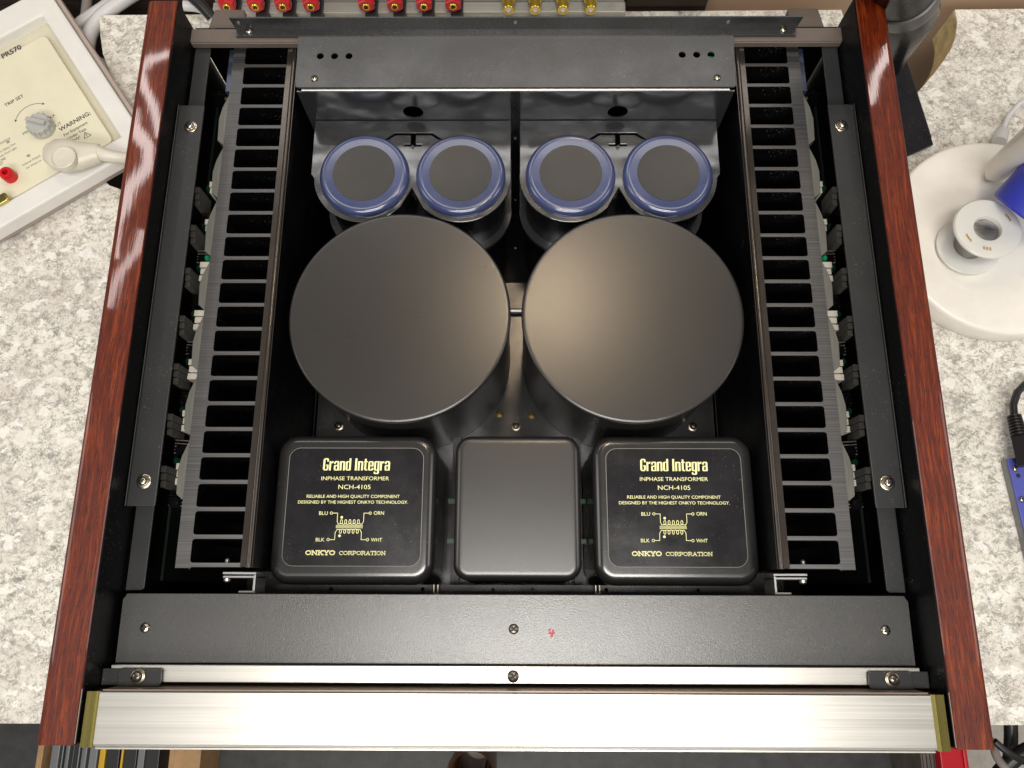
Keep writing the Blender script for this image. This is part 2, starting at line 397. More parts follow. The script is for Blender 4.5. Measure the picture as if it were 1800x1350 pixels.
# side rails
for sx in (-1, 1):
    mb = MB(); mb.plate([(sx * 231.2, 127.5), (sx * 214.8, 127.5), (sx * 214.3, 128.3), (sx * 214.3, 401.8), (sx * 231.2, 401.8)], -20.2, -18.6)
    mb.box(sx * 231.2, sx * 232, 127.5, 401.8, -20.2, -17.4)
    rl = part(mb, 'side_rail', M_rail, bevel=.3)
    for px, py in ((337, 223), (255, 846)): q = at(px, py, -18.6); screw('rail', rl, (sx * abs(q.x - .5), q.y, -18.6))
    mb = MB(); mb.plate([(sx * 231, 79), (sx * 221.5, 79), (sx * 220, 80.4), (sx * 220, 457), (sx * 222, 459.5), (sx * 231, 459.5)], -31.6, -30)
    part(mb, 'lower_rail', M_rail, bevel=.3)
# rear top plate with holes and lip
holes = [circ(sx * x, 444 if sx < 0 else 444.6, 2.55, 18) for x in (137.9, 127.8, 117.6) for sx in (-1, 1)]
mb = MB(); mb.plate([(-153.6, 419.6), (-152.6, 418.6), (152.6, 418.6), (153.6, 419.6), (154.8, 460.6), (199.2, 460.6), (199.6, 461.4), (199.6, 467.4), (-199.6, 467.4), (-199.6, 461.4), (-199.2, 460.6), (-154.8, 460.6)], -23.4, -22, holes)
mb.add([(-199.6, 467.2, -22), (199.6, 467.2, -22), (201.4, 468.4, -12), (-201.4, 468.4, -12), (-199.6, 466.2, -22), (199.6, 466.2, -22), (201.4, 467.4, -12), (-201.4, 467.4, -12)],
       [(0, 1, 2, 3), (4, 5, 6, 7), (3, 2, 6, 7), (0, 3, 7, 4), (1, 2, 6, 5), (0, 1, 5, 4)])
rp = part(mb, 'rear_top_plate', M_rear)
mb = MB(); mb.tube([(-149.5, 417.6, -24.2), (149.5, 417.6, -24.2)], 1.15, 12); mb.build('polished_lip', M_zinc, rp)
for x, y in ((-140.7, 425.3), (140.9, 425.5)): screw('small', rp, (x, y, -22))
for x, y in ((-190.3, 464.4), (190.3, 464.9)): screw('small', rp, (x, y, -22))
for x, y in ((-196, 468.2), (0, 468.2), (150, 468.2)):
    mb = MB(); mb.lathe([(1.4, 0), (1.2, .8), (.1, 1.2)], n=14, M=Matrix.Translation((x, y - 1.0, -16)) @ Matrix.Rotation(R(80), 4, 'X')); mb.build('rivet', M_zinc, rp)
mb = MB(); mb.box(134, 142, 441, 448, -34, -28); mb.build('green_part', M_green, rp)
# brown rear frame
for sx in (-1, 1):
    mb = MB()
    mb.plate([(sx * 155.4, 457.6), (sx * 234.6, 457.6), (sx * 236.4, 459.4), (sx * 236.4, 468.6), (sx * 155.4, 468.6)], -25.4, -24)
    mb.box(sx * 155.4, sx * 232, 456.4, 457.5, -29, -24.4)
    part(mb, 'rear_frame', M_brown, bevel=.4)
    mb = MB()
    a = [(sx * 197, 470.0, -30), (sx * 224.5, 470.0, -30), (sx * 222.5, 494, -34), (sx * 200.5, 494, -34)]
    b = [(x, y, z - 6) for x, y, z in a]
    mb.rings([b, a])
    part(mb, 'rear_bracket', M_brown, bevel=.8)
mb = MB(); mb.box(-231, 231, 469, 471, -205, -26); part(mb, 'rear_panel', M_inner)

# heatsinks: spine, one fin per blade, brown inner flange
def fin_mesh(sx):
    pts = [(sx * 166.6, -1.3), (sx * 196.6, -1.3)] + [(sx * (196.6 + 1.9 * math.sin(R(a))), -1.3 - 1.55 * (1 - math.cos(R(a)))) for a in (30, 60, 90)]
    pts += [(sx * 198.6, -2.85), (sx * 198.6, 2.85)] + [(sx * (196.6 + 1.9 * math.sin(R(a))), 1.3 + 1.55 * (1 - math.cos(R(a)))) for a in (90, 60, 30)] + [(sx * 196.6, 1.3), (sx * 166.6, 1.3)]
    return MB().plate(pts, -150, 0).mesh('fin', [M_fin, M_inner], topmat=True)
for sx in (-1, 1):
    mb = MB(); mb.box(sx * 198.5, sx * 207.3, 92.2, 468.6, -190, -40)
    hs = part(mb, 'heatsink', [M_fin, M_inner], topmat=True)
    fm = fin_mesh(sx)
    for i in range(23):
        y = 466.9 - 16.945 * i
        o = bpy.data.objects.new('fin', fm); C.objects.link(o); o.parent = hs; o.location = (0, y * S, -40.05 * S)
    mb = MB(); z = -37
    mb.box(sx * 158.8, sx * 163.2, 92.5, 467.6, -190, z + .4); mb.box(sx * 163.3, sx * 166.5, 92.9, 467.2, -190, z)
    mb.tube([(sx * 161, 92.6, z + .6), (sx * 161, 467.5, z + .6)], 1.7, 12)
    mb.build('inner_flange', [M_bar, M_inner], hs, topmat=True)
    mb = MB()                             # bent zinc bracket at the front end
    mb.box(sx * 157.5, sx * 178, 88.6, 90, -60, -40.5); mb.box(sx * 157.5, sx * 178, 86.4, 87.8, -60, -41.5)
    mb.box(sx * 157.5, sx * 158.9, 78.5, 88.5, -60, -40.5); mb.box(sx * 157.5, sx * 167.5, 77.6, 78.9, -60, -41)
    mb.lathe([(2.4, 0), (2.2, 2), (1, 2.6)], n=16, M=Matrix.Translation((sx * 176, 86.4, -44)) @ Matrix.Rotation(R(90), 4, 'X'))
    mb.build('end_bracket', M_zinc, hs, bevel=.3)
    mb = MB(); mb.lathe([(1.7, 0), (1.6, 3), (.6, 4)], n=14, M=Matrix.Translation((sx * 180, 94.8, -52)) @ Matrix.Rotation(R(-90), 4, 'X'))
    mb.build('bolt', M_zinc, hs)
    # blue-grey thermal block, silicone pads and little ceramic tabs on the outer side
    mb = MB(); q0, q1 = at(400, 92, -46), at(400, 165, -46)
    mb.box(sx * 207.1, sx * 211.8, q1.y, q0.y, -58, -43); bb = mb.build('blue_clamp', M_blue_al, hs, bevel=.3)
    for y in (q0.y - 6, (q0.y + q1.y) / 2, q1.y - 2):
        m2 = MB(); m2.lathe([(2.6, 0), (2.5, 1.6), (1.2, 2.6)], n=16, M=Matrix.Translation((sx * 212, y, -50)) @ Matrix.Rotation(R(90 * sx), 4, 'Y')); m2.build('bolt', M_nickel, hs)
    for (pa, pb) in ((172, 258), (264, 350), (357, 452), (462, 546), (556, 652), (664, 765), (776, 878)):
        y1, y0 = at(380, pa, -46).y, at(330, pb, -46).y; h = y1 - y0
        mb = MB(); mb.plate([(sx * 207.5, y1), (sx * 208.6, y1 - .5), (sx * 212.2, y1 - h * .27), (sx * 213.8, y0 + h * .5), (sx * 213.0, y0 + 3), (sx * 209.4, y0), (sx * 207.5, y0)], -66, -42.5)
        mb.plate([(sx * 207.5, y1 - 1), (sx * 208.2, y1 - 2), (sx * 210.4, y0 + h * .5), (sx * 208.4, y0 + 2), (sx * 207.5, y0 + 1)], -42.4, -41.2)
        mb.build('transistor_pad', M_pad, hs, bevel=.3)
    for (py, n) in ((319, 2), (385, 2), (460, 3), (545, 3), (631, 3), (721, 3), (814, 3)):
        yc = at(350, py, -48).y
        mb = MB()
        for k in range(n): mb.box(sx * 210.4, sx * (217.6 - .7 * (k % 2)), yc - 4.8 * k - 4.1, yc - 4.8 * k, -72, -48 - k * .5)
        mb.build('ceramic_tab', M_cer, hs, bevel=.3)
# circuit boards between rails and heatsinks
for sx in (-1, 1):
    mb = MB(); mb.box(sx * 230, sx * 231.8, 85, 455, -190, -76)
    cb = part(mb, 'circuit_board', M_pcb)
    for j, py in enumerate((316, 383, 460, 545, 631, 721, 814)):
        yc = at(330, py, -48).y
        for k in range(3):
            mb = MB(); mb.box(sx * 228.4, sx * 231.9, yc - 4.8 * k - 4.4, yc - 4.8 * k, -80, -58 - 1.0 * k); mb.build('resistor', M_cershade, cb, bevel=.4)
        mb = MB(); mb.lathe([(2.6, -90), (2.6, -70), (1.8, -68)], (sx * 227, yc + 5), 20); mb.build('capacitor', M_greend, cb)
        mb = MB(); mb.lathe([(3.6, -90), (3.6, -66), (3, -65)], (sx * 224, yc - 23), 24); mb.build('transistor', M_black, cb)
        mb = MB()
        for k in range(5): mb.tube([(sx * 213, yc - 16 - 2.4 * k, -72 - k), (sx * 220, yc - 17 - 2 * k, -66 - k), (sx * 229, yc - 16 - 2.2 * k, -68)], .4, 6)
        mb.build('wire', M_cableg if j % 2 else M_darkscrew, cb)
    if True:
        q = at(364, 453, -50); mb = MB(); mb.lathe([(2.1, -60), (2.1, -50.5), (1.2, -49)], (sx * abs(q.x), q.y), 16); mb.build('indicator', M_green, cb)

# chassis floor, rear wall, centre spine
mb = MB(); mb.plate([(-156.2, 60), (-156.2, 272), (-12, 272), (-12, 325), (12, 325), (12, 272), (156.2, 272), (156.2, 60)], -152, -150, [circ(-12.4, 214, 2.9), circ(13.2, 213, 2.9)])
fl = part(mb, 'inner_floor_plate', M_floorp)
for x in (-138.6, .7, 139.2): screw('floor', fl, (x, 204, -150))
for x, y in ((-12.4, 214), (13.2, 213)):
    mb = MB(); mb.lathe([(2.9, -165), (2.9, -151)], (x, y), 20, cap1=False); mb.build('brass_bush', plain('dull_brass', (.20, .15, .04), .4, .8) if x < 0 else bpy.data.materials['dull_brass'], fl)
mb = MB(); mb.tube([(-20, 299, -146), (20, 299, -146)], 2.2, 12); mb.build('tie_rod', M_zinc, fl)
mb = MB(); mb.box(-231, 231, 2, 470, -206, -203)
for sx in (-1, 1): mb.plate([(sx * 158.2, 62), (sx * 158.2, 410), (sx * 226, 410), (sx * 226, 62)], -192, -190)
part(mb, 'chassis_base', M_inner)
for sx in (-1, 1):
    mb = MB(); mb.plate([(sx * 158.2, 62), (sx * 200, 62), (sx * 200, 300), (sx * 158.2, 300)], -153, -151)
    part(mb, 'side_floor_plate', M_floorp)
# rear inner wall: two panels, each with a round hole
for sx in (-1, 1):
    T = Matrix(((1, 0, 0, 0), (0, 0, 1, 416.6), (0, 1, 0, 0), (0, 0, 0, 1)))
    mb = MB(); a, b = (3.2, 153) ; o = [(sx * a, -200), (sx * b, -200), (sx * b, -24.5), (sx * a, -24.5)]
    mb.plate(o, 0, 1.2, [circ(sx * 74.6, -48.5, 7.4, 28)], M=T)
    part(mb, 'rear_inner_wall', M_gloss)
mb = MB(); mb.box(-3, 3, 417.6, 419, -200, -25); mb.box(-231, 231, 440, 441, -200, -60)
for y, z in ((404, -62), (352, -140), (385, -120)): mb.lathe([(1.6, 0), (1.5, 1), (.3, 1.6)], (0, y), 14, M=Matrix.Translation((0, 0, z)))
part(mb, 'centre_rib', M_black)
# capacitors and their clamping plates
caps = [(-109.2, 369.8), (-39.4, 369.8), (40.0, 369.8), (110.2, 369.8)]
def clamp_outline(sx):
    pts = []; r = 36.5; cA, cB = (39.6, 109.8); cy = 370
    pts += [(sx * 3.4, 416), (sx * 3.4, 372)]
    for a in range(180, 322, 8): pts.append((sx * (cA + r * math.cos(R(a))), cy + r * math.sin(R(a))))
    pts.append((sx * 74.7, 361))
    for a in range(222, 361, 8): pts.append((sx * (cB + r * math.cos(R(a))), cy + r * math.sin(R(a))))
    pts += [(sx * 148.6, 372), (sx * 148.6, 416)]
    return pts
for sx in (-1, 1):
    c = 75.2
    slot = [(sx * (c + u), v) for u, v in ((-21.5, 400.2), (-13.8, 405.8), (-1.8, 405.8), (1.8, 405.8), (13.8, 405.8), (21.5, 400.2), (18.4, 400.2), (13, 403.8), (1.8, 403.8), (1.8, 396.4), (6.6, 396.4), (6.6, 394.6), (-6.6, 394.6), (-6.6, 396.4), (-1.8, 396.4), (-1.8, 403.8), (-13, 403.8), (-18.4, 400.2))]
    mb = MB(); mb.plate(clamp_outline(sx), -59.6, -58, [slot])
    part(mb, 'capacitor_clamp', M_gloss, bevel=.2)
    mb = MB(); mb.plate([(x, y - 2) for x, y in clamp_outline(sx)], -110, -106)
    part(mb, 'lower_capacitor_clamp', M_gloss)
    mb = MB(); mb.lathe([(3, -70), (3, -60), (1.4, -57), (.1, -54.5)], (sx * c, 393.5), 4); part(mb, 'cable_clip', M_zinc)
for x, y in caps:
    mb = MB(); mb.lathe([(32.0, -185), (32.0, -60.5)], (x, y), 72)
    cp_ = part(mb, 'capacitor', M_black)
    mb = MB(); mb.lathe([(32.2, -60.2), (32.7, -57.4), (32.2, -55.4), (31.3, -53.9), (30.2, -53.1), (29.2, -52.8), (28.4, -53.0), (27.6, -53.0), (22.2, -53.0)], (x, y), 96, cap1=False)
    mb.build('blue_sleeve', M_sleeve, cp_, angle=60)
    mb = MB(); mb.lathe([(22.6, -53.4), (22.4, -52.8), (21.8, -52.9), (5, -53.1)], (x, y), 64); mb.build('end_disc', M_disc, cp_)
# round transformer cans
for x in (-77.6, 79.2):
    mb = MB(); r = 74.8
    prof = [(r - 1.2, -149), (r - 1.2, -52), (r, -50.5), (r, -47.6)] + [(r - 1.9 * (1 - math.cos(R(a))), -46.9 + 1.9 * math.sin(R(a))) for a in range(15, 91, 15)] + [(r - 3.2, -45), (r - 9, -45.02)]
    mb.lathe(prof, (x, 258.8), 144)
    part(mb, 'transformer_can', M_can)
# boxes in the front row
def label_mesh_parts(box, cx, cy, z):
    mb = MB(); mb.plate(rr(cx, cy, 44.4, 38.2, 7.4, 8), z, z + .18); mb.build('label_edge', M_edge, box)
    mb = MB(); mb.plate(rr(cx, cy, 44.0, 37.8, 7.0, 8), z + .2, z + .34); mb.build('label_plate', M_label, box)
    lettering(box, cx, cy, z + .36)

def text_verts(mb, s, cx, cy, z, h, width=None, bold=0, align='c', M=None, mi=0):
    cu = bpy.data.curves.new('lettering', 'FONT'); cu.body = s; cu.size = 1; cu.extrude = .0; cu.offset = bold; cu.resolution_u = 3
    ob = bpy.data.objects.new('lettering', cu); me = bpy.data.meshes.new_from_object(ob)
    vs = np.array([v.co[:] for v in me.vertices]); fs = [tuple(p.vertices) for p in me.polygons]
    bpy.data.objects.remove(ob); bpy.data.meshes.remove(me)
    x0, x1 = vs[:, 0].min(), vs[:, 0].max(); ky = h / .73; kx = width / (x1 - x0) if width else ky
    ox = {'c': (x0 + x1) / 2, 'l': x0, 'r': x1}[align]
    out = [(cx + (v[0] - ox) * kx, cy + v[1] * ky, z) for v in vs]
    if M is not None: out = [M @ Vector(o) for o in out]
    mb.add(out, fs, mi)
def ribbon(mb, pts, w, z, M=None, mi=0):
    for (x0, y0), (x1, y1) in zip(pts[:-1], pts[1:]):
        dx, dy = x1 - x0, y1 - y0; L = math.hypot(dx, dy) or 1; nx, ny = -dy / L * w / 2, dx / L * w / 2; ex, ey = dx / L * w * .3, dy / L * w * .3
        vs = [(x0 - ex + nx, y0 - ey + ny, z), (x0 - ex - nx, y0 - ey - ny, z), (x1 + ex - nx, y1 + ey - ny, z), (x1 + ex + nx, y1 + ey + ny, z)]
        if M is not None: vs = [M @ Vector(v) for v in vs]
        mb.add(vs, [(0, 1, 2, 3)], mi); z += .0015
# tall condensed capitals: strokes on a small grid (x, y in stem units); heavy verticals, short horizontals
GL = {'G': (4.4, [(0, .8, 1.5, 9.2), (.7, 0, 3.6, 1.0), (.7, 9.0, 3.7, 10), (2.9, .8, 4.2, 4.6), (2.2, 4.0, 4.2, 4.7), (2.9, 7.2, 4.2, 9.2)]),
      'r': (3.3, [(0, 0, 1.4, 7.6), (1.3, 5.8, 2.1, 6.9), (1.9, 6.2, 3.1, 7.6)]),
      'a': (4.2, [(2.6, 0, 4.0, 7.0), (.5, 6.7, 3.5, 7.7), (0, .5, 1.3, 4.0), (.4, 0, 2.7, .8), (.4, 3.6, 2.7, 4.4), (0, 5.3, 1.2, 7.0)]),
      'n': (4.2, [(0, 0, 1.4, 7.6), (1.3, 6.6, 3.5, 7.6), (2.6, 0, 4.0, 7.0)]),
      'd': (4.2, [(2.6, 0, 4.0, 10), (.5, 6.8, 2.7, 7.6), (0, .5, 1.4, 7.1), (.5, 0, 2.7, .8)]),
      'I': (1.9, [(0, 0, 1.5, 10)]),
      't': (3.1, [(.5, .5, 1.9, 9.6), (0, 6.8, 2.9, 7.6), (1.2, 0, 2.9, .9)]),
      'e': (4.2, [(0, .5, 1.4, 7.1), (.5, 6.8, 3.5, 7.6), (2.6, 3.6, 4.0, 7.1), (1.3, 3.4, 3.9, 4.1), (.5, 0, 3.5, .8), (2.7, .5, 4.0, 2.2)]),
      'g': (4.2, [(0, .5, 1.4, 7.1), (.5, 6.8, 2.7, 7.6), (.5, 0, 2.7, .8), (2.6, -2.2, 4.0, 7.6), (.3, -2.9, 3.6, -2.0), (.0, -2.4, 1.2, -1.0)])}
def condensed(mb, s, x0, x1, y, h, z):
    tot = sum(GL[c][0] + .35 if c != ' ' else 2.6 for c in s); k = (x1 - x0) / tot; ky = h / 10; x = x0
    for c in s:
        if c == ' ': x += 2.6 * k; continue
        for i, (a, b, c2, d) in enumerate(GL[c][1]):
            zz = z + .002 * i
            mb.add([(x + a * k + b * ky * .02, y + b * ky, zz), (x + c2 * k + b * ky * .02, y + b * ky, zz), (x + c2 * k + d * ky * .02, y + d * ky, zz), (x + a * k + d * ky * .02, y + d * ky, zz)], [(0, 1, 2, 3)])
        x += (GL[c][0] + .35) * k
# slab serif capitals as strokes on a 10 x 10 grid: ('l', pts) line, ('s', x, y, halfwidth) serif
def slab(mb, s, x0, x1, y, h, z, w):
    W = {'O': 11, 'N': 11, 'K': 10.5, 'Y': 10, 'C': 10, 'R': 10.5, 'P': 9.5, 'A': 11, 'T': 9.5, 'I': 4.5}
    def ring(cx, cy, rx, ry, a0, a1): return [(cx + rx * math.cos(R(a)), cy + ry * math.sin(R(a))) for a in range(a0, a1 + 1, 15)]
    G = {'O': [ring(5, 5, 4.4, 4.4, 0, 360)], 'N': [[(1.5, 0), (1.5, 10)], [(1.5, 9.6), (8.5, .4)], [(8.5, 0), (8.5, 10)], [(0, .4), (3, .4)], [(0, 9.6), (2, 9.6)], [(7, 9.6), (10, 9.6)]],
         'K': [[(1.6, 0), (1.6, 10)], [(2, 4), (8, 9.6)], [(4, 5.6), (8.4, .4)], [(0, .4), (3.4, .4)], [(0, 9.6), (3.4, 9.6)], [(6.4, 9.6), (9.6, 9.6)], [(6.8, .4), (10, .4)]],
         'Y': [[(4.8, 0), (4.8, 4.6)], [(4.8, 4.4), (1.4, 9.6)], [(4.8, 4.4), (8.2, 9.6)], [(3, .4), (6.6, .4)], [(0, 9.6), (3, 9.6)], [(6.6, 9.6), (9.6, 9.6)]],
         'C': [ring(5, 5, 4.4, 4.4, 45, 315), [(8.4, 6.6), (8.4, 9.6)]],
         'R': [[(1.6, 0), (1.6, 10)], [(1.6, 9.6), (6, 9.6), (8, 8.6), (8, 6.2), (6, 5), (1.6, 5)], [(5.4, 5), (8.2, .4), (9.8, .4)], [(0, .4), (3.4, .4)], [(0, 9.6), (2, 9.6)]],
         'P': [[(1.6, 0), (1.6, 10)], [(1.6, 9.6), (6, 9.6), (8, 8.4), (8, 6), (6, 4.6), (1.6, 4.6)], [(0, .4), (3.6, .4)], [(0, 9.6), (2, 9.6)]],
         'A': [[(1.4, .4), (5, 9.8)], [(5, 9.8), (8.8, .4)], [(2.8, 3.4), (7.4, 3.4)], [(0, .4), (3, .4)], [(7, .4), (10.4, .4)]],
         'T': [[(4.5, 0), (4.5, 10)], [(.4, 9.6), (8.6, 9.6)], [(.5, 9.6), (.5, 7.4)], [(8.5, 9.6), (8.5, 7.4)], [(2.8, .4), (6.2, .4)]],
         'I': [[(1.8, 0), (1.8, 10)], [(0, .4), (3.6, .4)], [(0, 9.6), (3.6, 9.6)]]}
    tot = sum(W[c] for c in s); k = (x1 - x0) / tot; ky = h / 10; x = x0
    for c in s:
        for j, st in enumerate(G[c]): ribbon(mb, [(x + a * k, y + b * ky) for a, b in st], w, z + .004 * j)
        x += W[c] * k
def lettering(box, cx, cy, z):
    # positions read off the label: unit 1 px of a 1440 px enlargement = .0787 mm
    u = .0826; X = lambda px: cx + (px - 694) * u; Y = lambda py: cy - (py - 680) * u * 1.0
    mb = MB()
    condensed(mb, 'Grand Integra', X(430), X(968), Y(400), 8.0, z)
    text_verts(mb, 'INPHASE TRANSFORMER', X(692), Y(478), z, 2.6, 44.3, -.002)
    text_verts(mb, 'NCH-4105', X(690), Y(548), z, 3.0, 21, -.002)
    text_verts(mb, 'RELIABLE AND HIGH QUALITY COMPONENT', X(684), Y(617), z, 2.1, 60.5, .001)
    text_verts(mb, 'DESIGNED BY THE HIGHEST ONKYO TECHNOLOGY.', X(685), Y(662), z, 2.1, 71.5, .001)
    for s, px, py in (('BLU', 458, 750), ('ORN', 893, 748), ('BLK', 446, 954), ('WHT', 884, 954)):
        text_verts(mb, s, X(px), Y(py), z, 2.4, {'WHT': 7.2, 'ORN': 6.6}.get(s, 5.6), .0)
    w_ = .35
    for (px, py, sg) in ((521, 736, 1), (825, 736, -1), (508, 940, 1), (814, 940, -1)):
        ribbon(mb, [(X(px) + .8 * math.cos(R(a)), Y(py) + .8 * math.sin(R(a))) for a in range(0, 361, 30)], w_ * .9, z)
    ribbon(mb, [(X(532), Y(736)), (X(570), Y(736)), (X(570), Y(800)), (X(580), Y(822))], w_, z)
    ribbon(mb, [(X(814), Y(736)), (X(776), Y(736)), (X(776), Y(800)), (X(764), Y(822))], w_, z)
    ribbon(mb, [(X(520), Y(940)), (X(558), Y(940)), (X(560), Y(885)), (X(574), Y(862))], w_, z)
    ribbon(mb, [(X(802), Y(940)), (X(764), Y(940)), (X(764), Y(885)), (X(752), Y(862))], w_, z)
    for k in range(5):                                # coil turns
        x = 604 + 33 * k
        ribbon(mb, [(X(x + 15 * math.sin(R(a)) * .55), Y(803 - 17 * math.cos(R(a)))) for a in range(0, 361, 30)], w_, z + .03)
        ribbon(mb, [(X(x + 15 * math.sin(R(a)) * .55 - 4), Y(877 + 15 * math.cos(R(a)))) for a in range(0, 361, 30)], w_, z + .03)
        if k < 4:
            ribbon(mb, [(X(x + 5), Y(818)), (X(x + 17), Y(823)), (X(x + 28), Y(818))], w_, z + .05)
            ribbon(mb, [(X(x + 1), Y(864)), (X(x + 13), Y(859)), (X(x + 24), Y(864))], w_, z + .05)
    ribbon(mb, [(X(578), Y(822)), (X(598), Y(818))], w_, z + .06); ribbon(mb, [(X(766), Y(822)), (X(742), Y(818))], w_, z + .06)
    ribbon(mb, [(X(572), Y(862)), (X(594), Y(863))], w_, z + .06); ribbon(mb, [(X(752), Y(862)), (X(738), Y(863))], w_, z + .06)
    for yy in (830.5, 840, 849.5): ribbon(mb, [(X(563), Y(yy)), (X(771), Y(yy))], .3, z)
    for px, py in ((604, 769), (595, 911)): mb.add([(X(px) + .85 * math.cos(R(a)), Y(py) + .85 * math.sin(R(a)), z + .05) for a in range(0, 360, 30)], [tuple(range(12))])
    slab(mb, 'ONKYO', X(340), X(572), Y(1056), 2.7, z, .68)
    slab(mb, 'CORPORATION', X(600), X(962), Y(1056), 2.4, z, .40)
    mb.build('lettering', M_gold, box, smooth=False)['kind'] = 'stuff'
for cx in (-104.3, 103.9):
    mb = MB(); rounded_box(mb, cx, 131.0, 52.6, 48.2, 13, 6.0, -149, -60, draft=.6)
    bx = part(mb, 'transformer_box', M_box, angle=60)
    label_mesh_parts(bx, cx + .2, 132.2, -60)
mb = MB(); rounded_box(mb, 2.0, 132.2, 41.0, 46.8, 10, 4.5, -149, -60, draft=.6); part(mb, 'blank_transformer_box', M_can, angle=60)
# bits seen between the boxes and along the front
for x in (-44.4, 47.2):
    mb = MB(); mb.box(x - 3.2, x + 3.2, 84, 200, -149.9, -140); part(mb, 'floor_channel', M_black)
for x in (-44.4, 47.2):
    for y in (113, 141):
        mb = MB(); mb.box(x - 3.1, x + 3.1, y - 1.6, y + 1.6, -112, -108); part(mb, 'green_wire', M_greend)
mb = MB(); mb.plate([(-156, 77.5), (156, 77.5), (156, 83), (-156, 83)], -81, -79, [circ(x, 80.2, 1.3, 12) for x in (-120, -60, -14, 12, 60, 120)]); part(mb, 'front_inner_ledge', M_black)
for x in (-50.5, 53.5):
    mb = MB(); mb.box(x - 1.6, x - .9, 77.6, 83, -77, -70); mb.box(x + .9, x + 1.6, 77.6, 83, -77, -70); mb.box(x - 1.6, x + 1.6, 77.4, 78, -77, -70.5); part(mb, 'cable_clip', M_darkscrew)
for sx in (-1, 1):
    for sy in (40, 430): mb = MB(); mb.lathe([(20, -214.6), (22, -213), (22, -206.5)], (sx * 200, sy), 32); part(mb, 'foot', M_dark)

# ------------------------------------------------------------------ setting
def struct(mb, name, mat, **kw):
    o = mb.build(name, mat, **kw); o['kind'] = 'structure'; return o
hl = [at(x, y, -215) for x, y in ((175, 28), (176, 60), (181, 95), (198, 138), (226, 182), (246, 212))]
cut = [(p.x, p.y) for p in hl] + [(-352, 500), (-358, 462), (-372, 446), (-388, 452), (-420, 480), (-520, 520), (-700, 560)]
hr = [at(x, y, -215) for x, y in ((1678, 15), (1683, 40), (1680, 65), (1672, 86), (1658, 108), (1645, 125), (1626, 148), (1612, 163), (1608, 190))]
out = [(-700, -24.2), (620, -20.6), (620, 652), (hr[0].x, 650)] + [(p.x, p.y) for p in hr[1:]] + [(375, 520), (345, 560), (330, 650)]
out += [(hl[0].x, 645.5)] + cut[1:]
mb = MB(); mb.plate(out, -216.6, -215); ct = struct(mb, 'countertop', M_marble)
mb = MB(); mb.plate([(x * .9995, y - (.3 if y < 0 else 0)) for x, y in out], -258, -216.7); o = mb.build('board_core', M_edgebd, ct)
mb = MB(); mb.box(-1500, 1500, -1500, 900, -912, -900); struct(mb, 'floor', M_mat)
mb = MB(); mb.box(-1500, 1500, 700, 712, -900, -150); struct(mb, 'wall', M_wall)
mb = MB(); mb.box(-640, -280, 686, 698, -899, -190)
tag(mb.build('cabinet_panel', M_dwood), 'dark brown panel behind the tangle of cables at the upper left', 'panel')
q0, q1 = at(1098, 20, -215), at(1241, 20, -215)
mb = MB(); mb.box(q0.x + 1, q1.x, 653, 668, -899, -175)
tag(mb.build('wood_block', M_dwood), 'dark brown ribbed wood block beside the end of the pale connector panel', 'wood')

# ------------------------------------------------------------------ pale rear amplifier with connectors
ra = thing('connector_chassis', 'pale metal chassis with red and gold sockets behind the black amplifier', 'amplifier', (-95, 700, -215))
L = Vector((95, -700, 215))
xa, xb = at(382, 20, -215).x, at(1096, 20, -215).x
def rpart(mb, name, mat, **kw):
    o = mb.build(name, mat, ra, **kw); o.location = L * S; return o
mb = MB(); mb.box(xa, xb, 655, 760, -214, -120); rpart(mb, 'case', M_panel, bevel=.5)
mb = MB(); mb.box(xa - 2, xb + 1, 642, 654.8, -214.5, -208); rpart(mb, 'ledge', M_panel, bevel=.8)
RX = Matrix.Rotation(R(90), 4, 'X')
def postx(px, yy=640, z=-200): return at(px, 5, z).x
for px in (401, 451, 499, 548, 645, 695, 746, 797):
    x = at(px, 3, -196).x; mb = MB()
    T = Matrix.Translation((x, 655, -194)) @ RX @ Matrix.Rotation(R(30), 4, 'Z')
    mb.lathe([(7.5, 0), (7.5, 9), (8.6, 9.4), (8.6, 17), (7.6, 18.4), (3.6, 18.6), (3.4, 16)], n=6, M=T)
    mb.lathe([(4.0, 18.65), (3.6, 19.4), (2.6, 19.4), (2.4, 18)], n=20, mi=1, M=T)
    mb.lathe([(2.2, 18.7), (2.0, 18.9), (.1, 18.9)], n=14, mi=2, M=T)
    rpart(mb, 'red_terminal', [M_red, M_rca, M_slot], angle=30)
    mb = MB(); T = Matrix.Translation((x + 3, 655, -207)) @ RX
    mb.box(x - 3, x + 9, 634, 655, -216 + 2, -204)
    mb.lathe([(3.2, 21), (3.2, 22.5), (1.8, 22.5), (1.6, 21)], n=16, mi=1, M=T)
    rpart(mb, 'black_terminal', [M_dark, M_rca], bevel=.5)
for px in (894, 940, 988, 1036):
    q = at(px, 22, -211); x = q.x
    T = Matrix.Translation((x, 655, -201)) @ Matrix.Rotation(R(78), 4, 'X')
    mb = MB(); mb.lathe([(7.6, 0), (7.6, 3), (6.6, 3.2), (6.6, 8), (5.4, 8.3)], n=6, M=T); mb.lathe([(5.4, 8), (5.3, 21), (4.8, 21.6), (3.2, 21.6), (3, 20)], n=28, M=T)
    mb.lathe([(3.1, 20.9), (2.9, 21.2), (1.2, 21.3), (1, 19.5)], n=18, mi=1, M=T)
    rpart(mb, 'gold_socket', [M_rca, M_white], angle=30)
mb = MB(); T = Matrix.Translation((at(1076, 5, -200).x, 655, -198)) @ RX
mb.lathe([(4.6, 0), (4.4, 1.5), (2, 2.4), (.1, 2.6)], n=20, M=T); rpart(mb, 'screw', M_zinc)

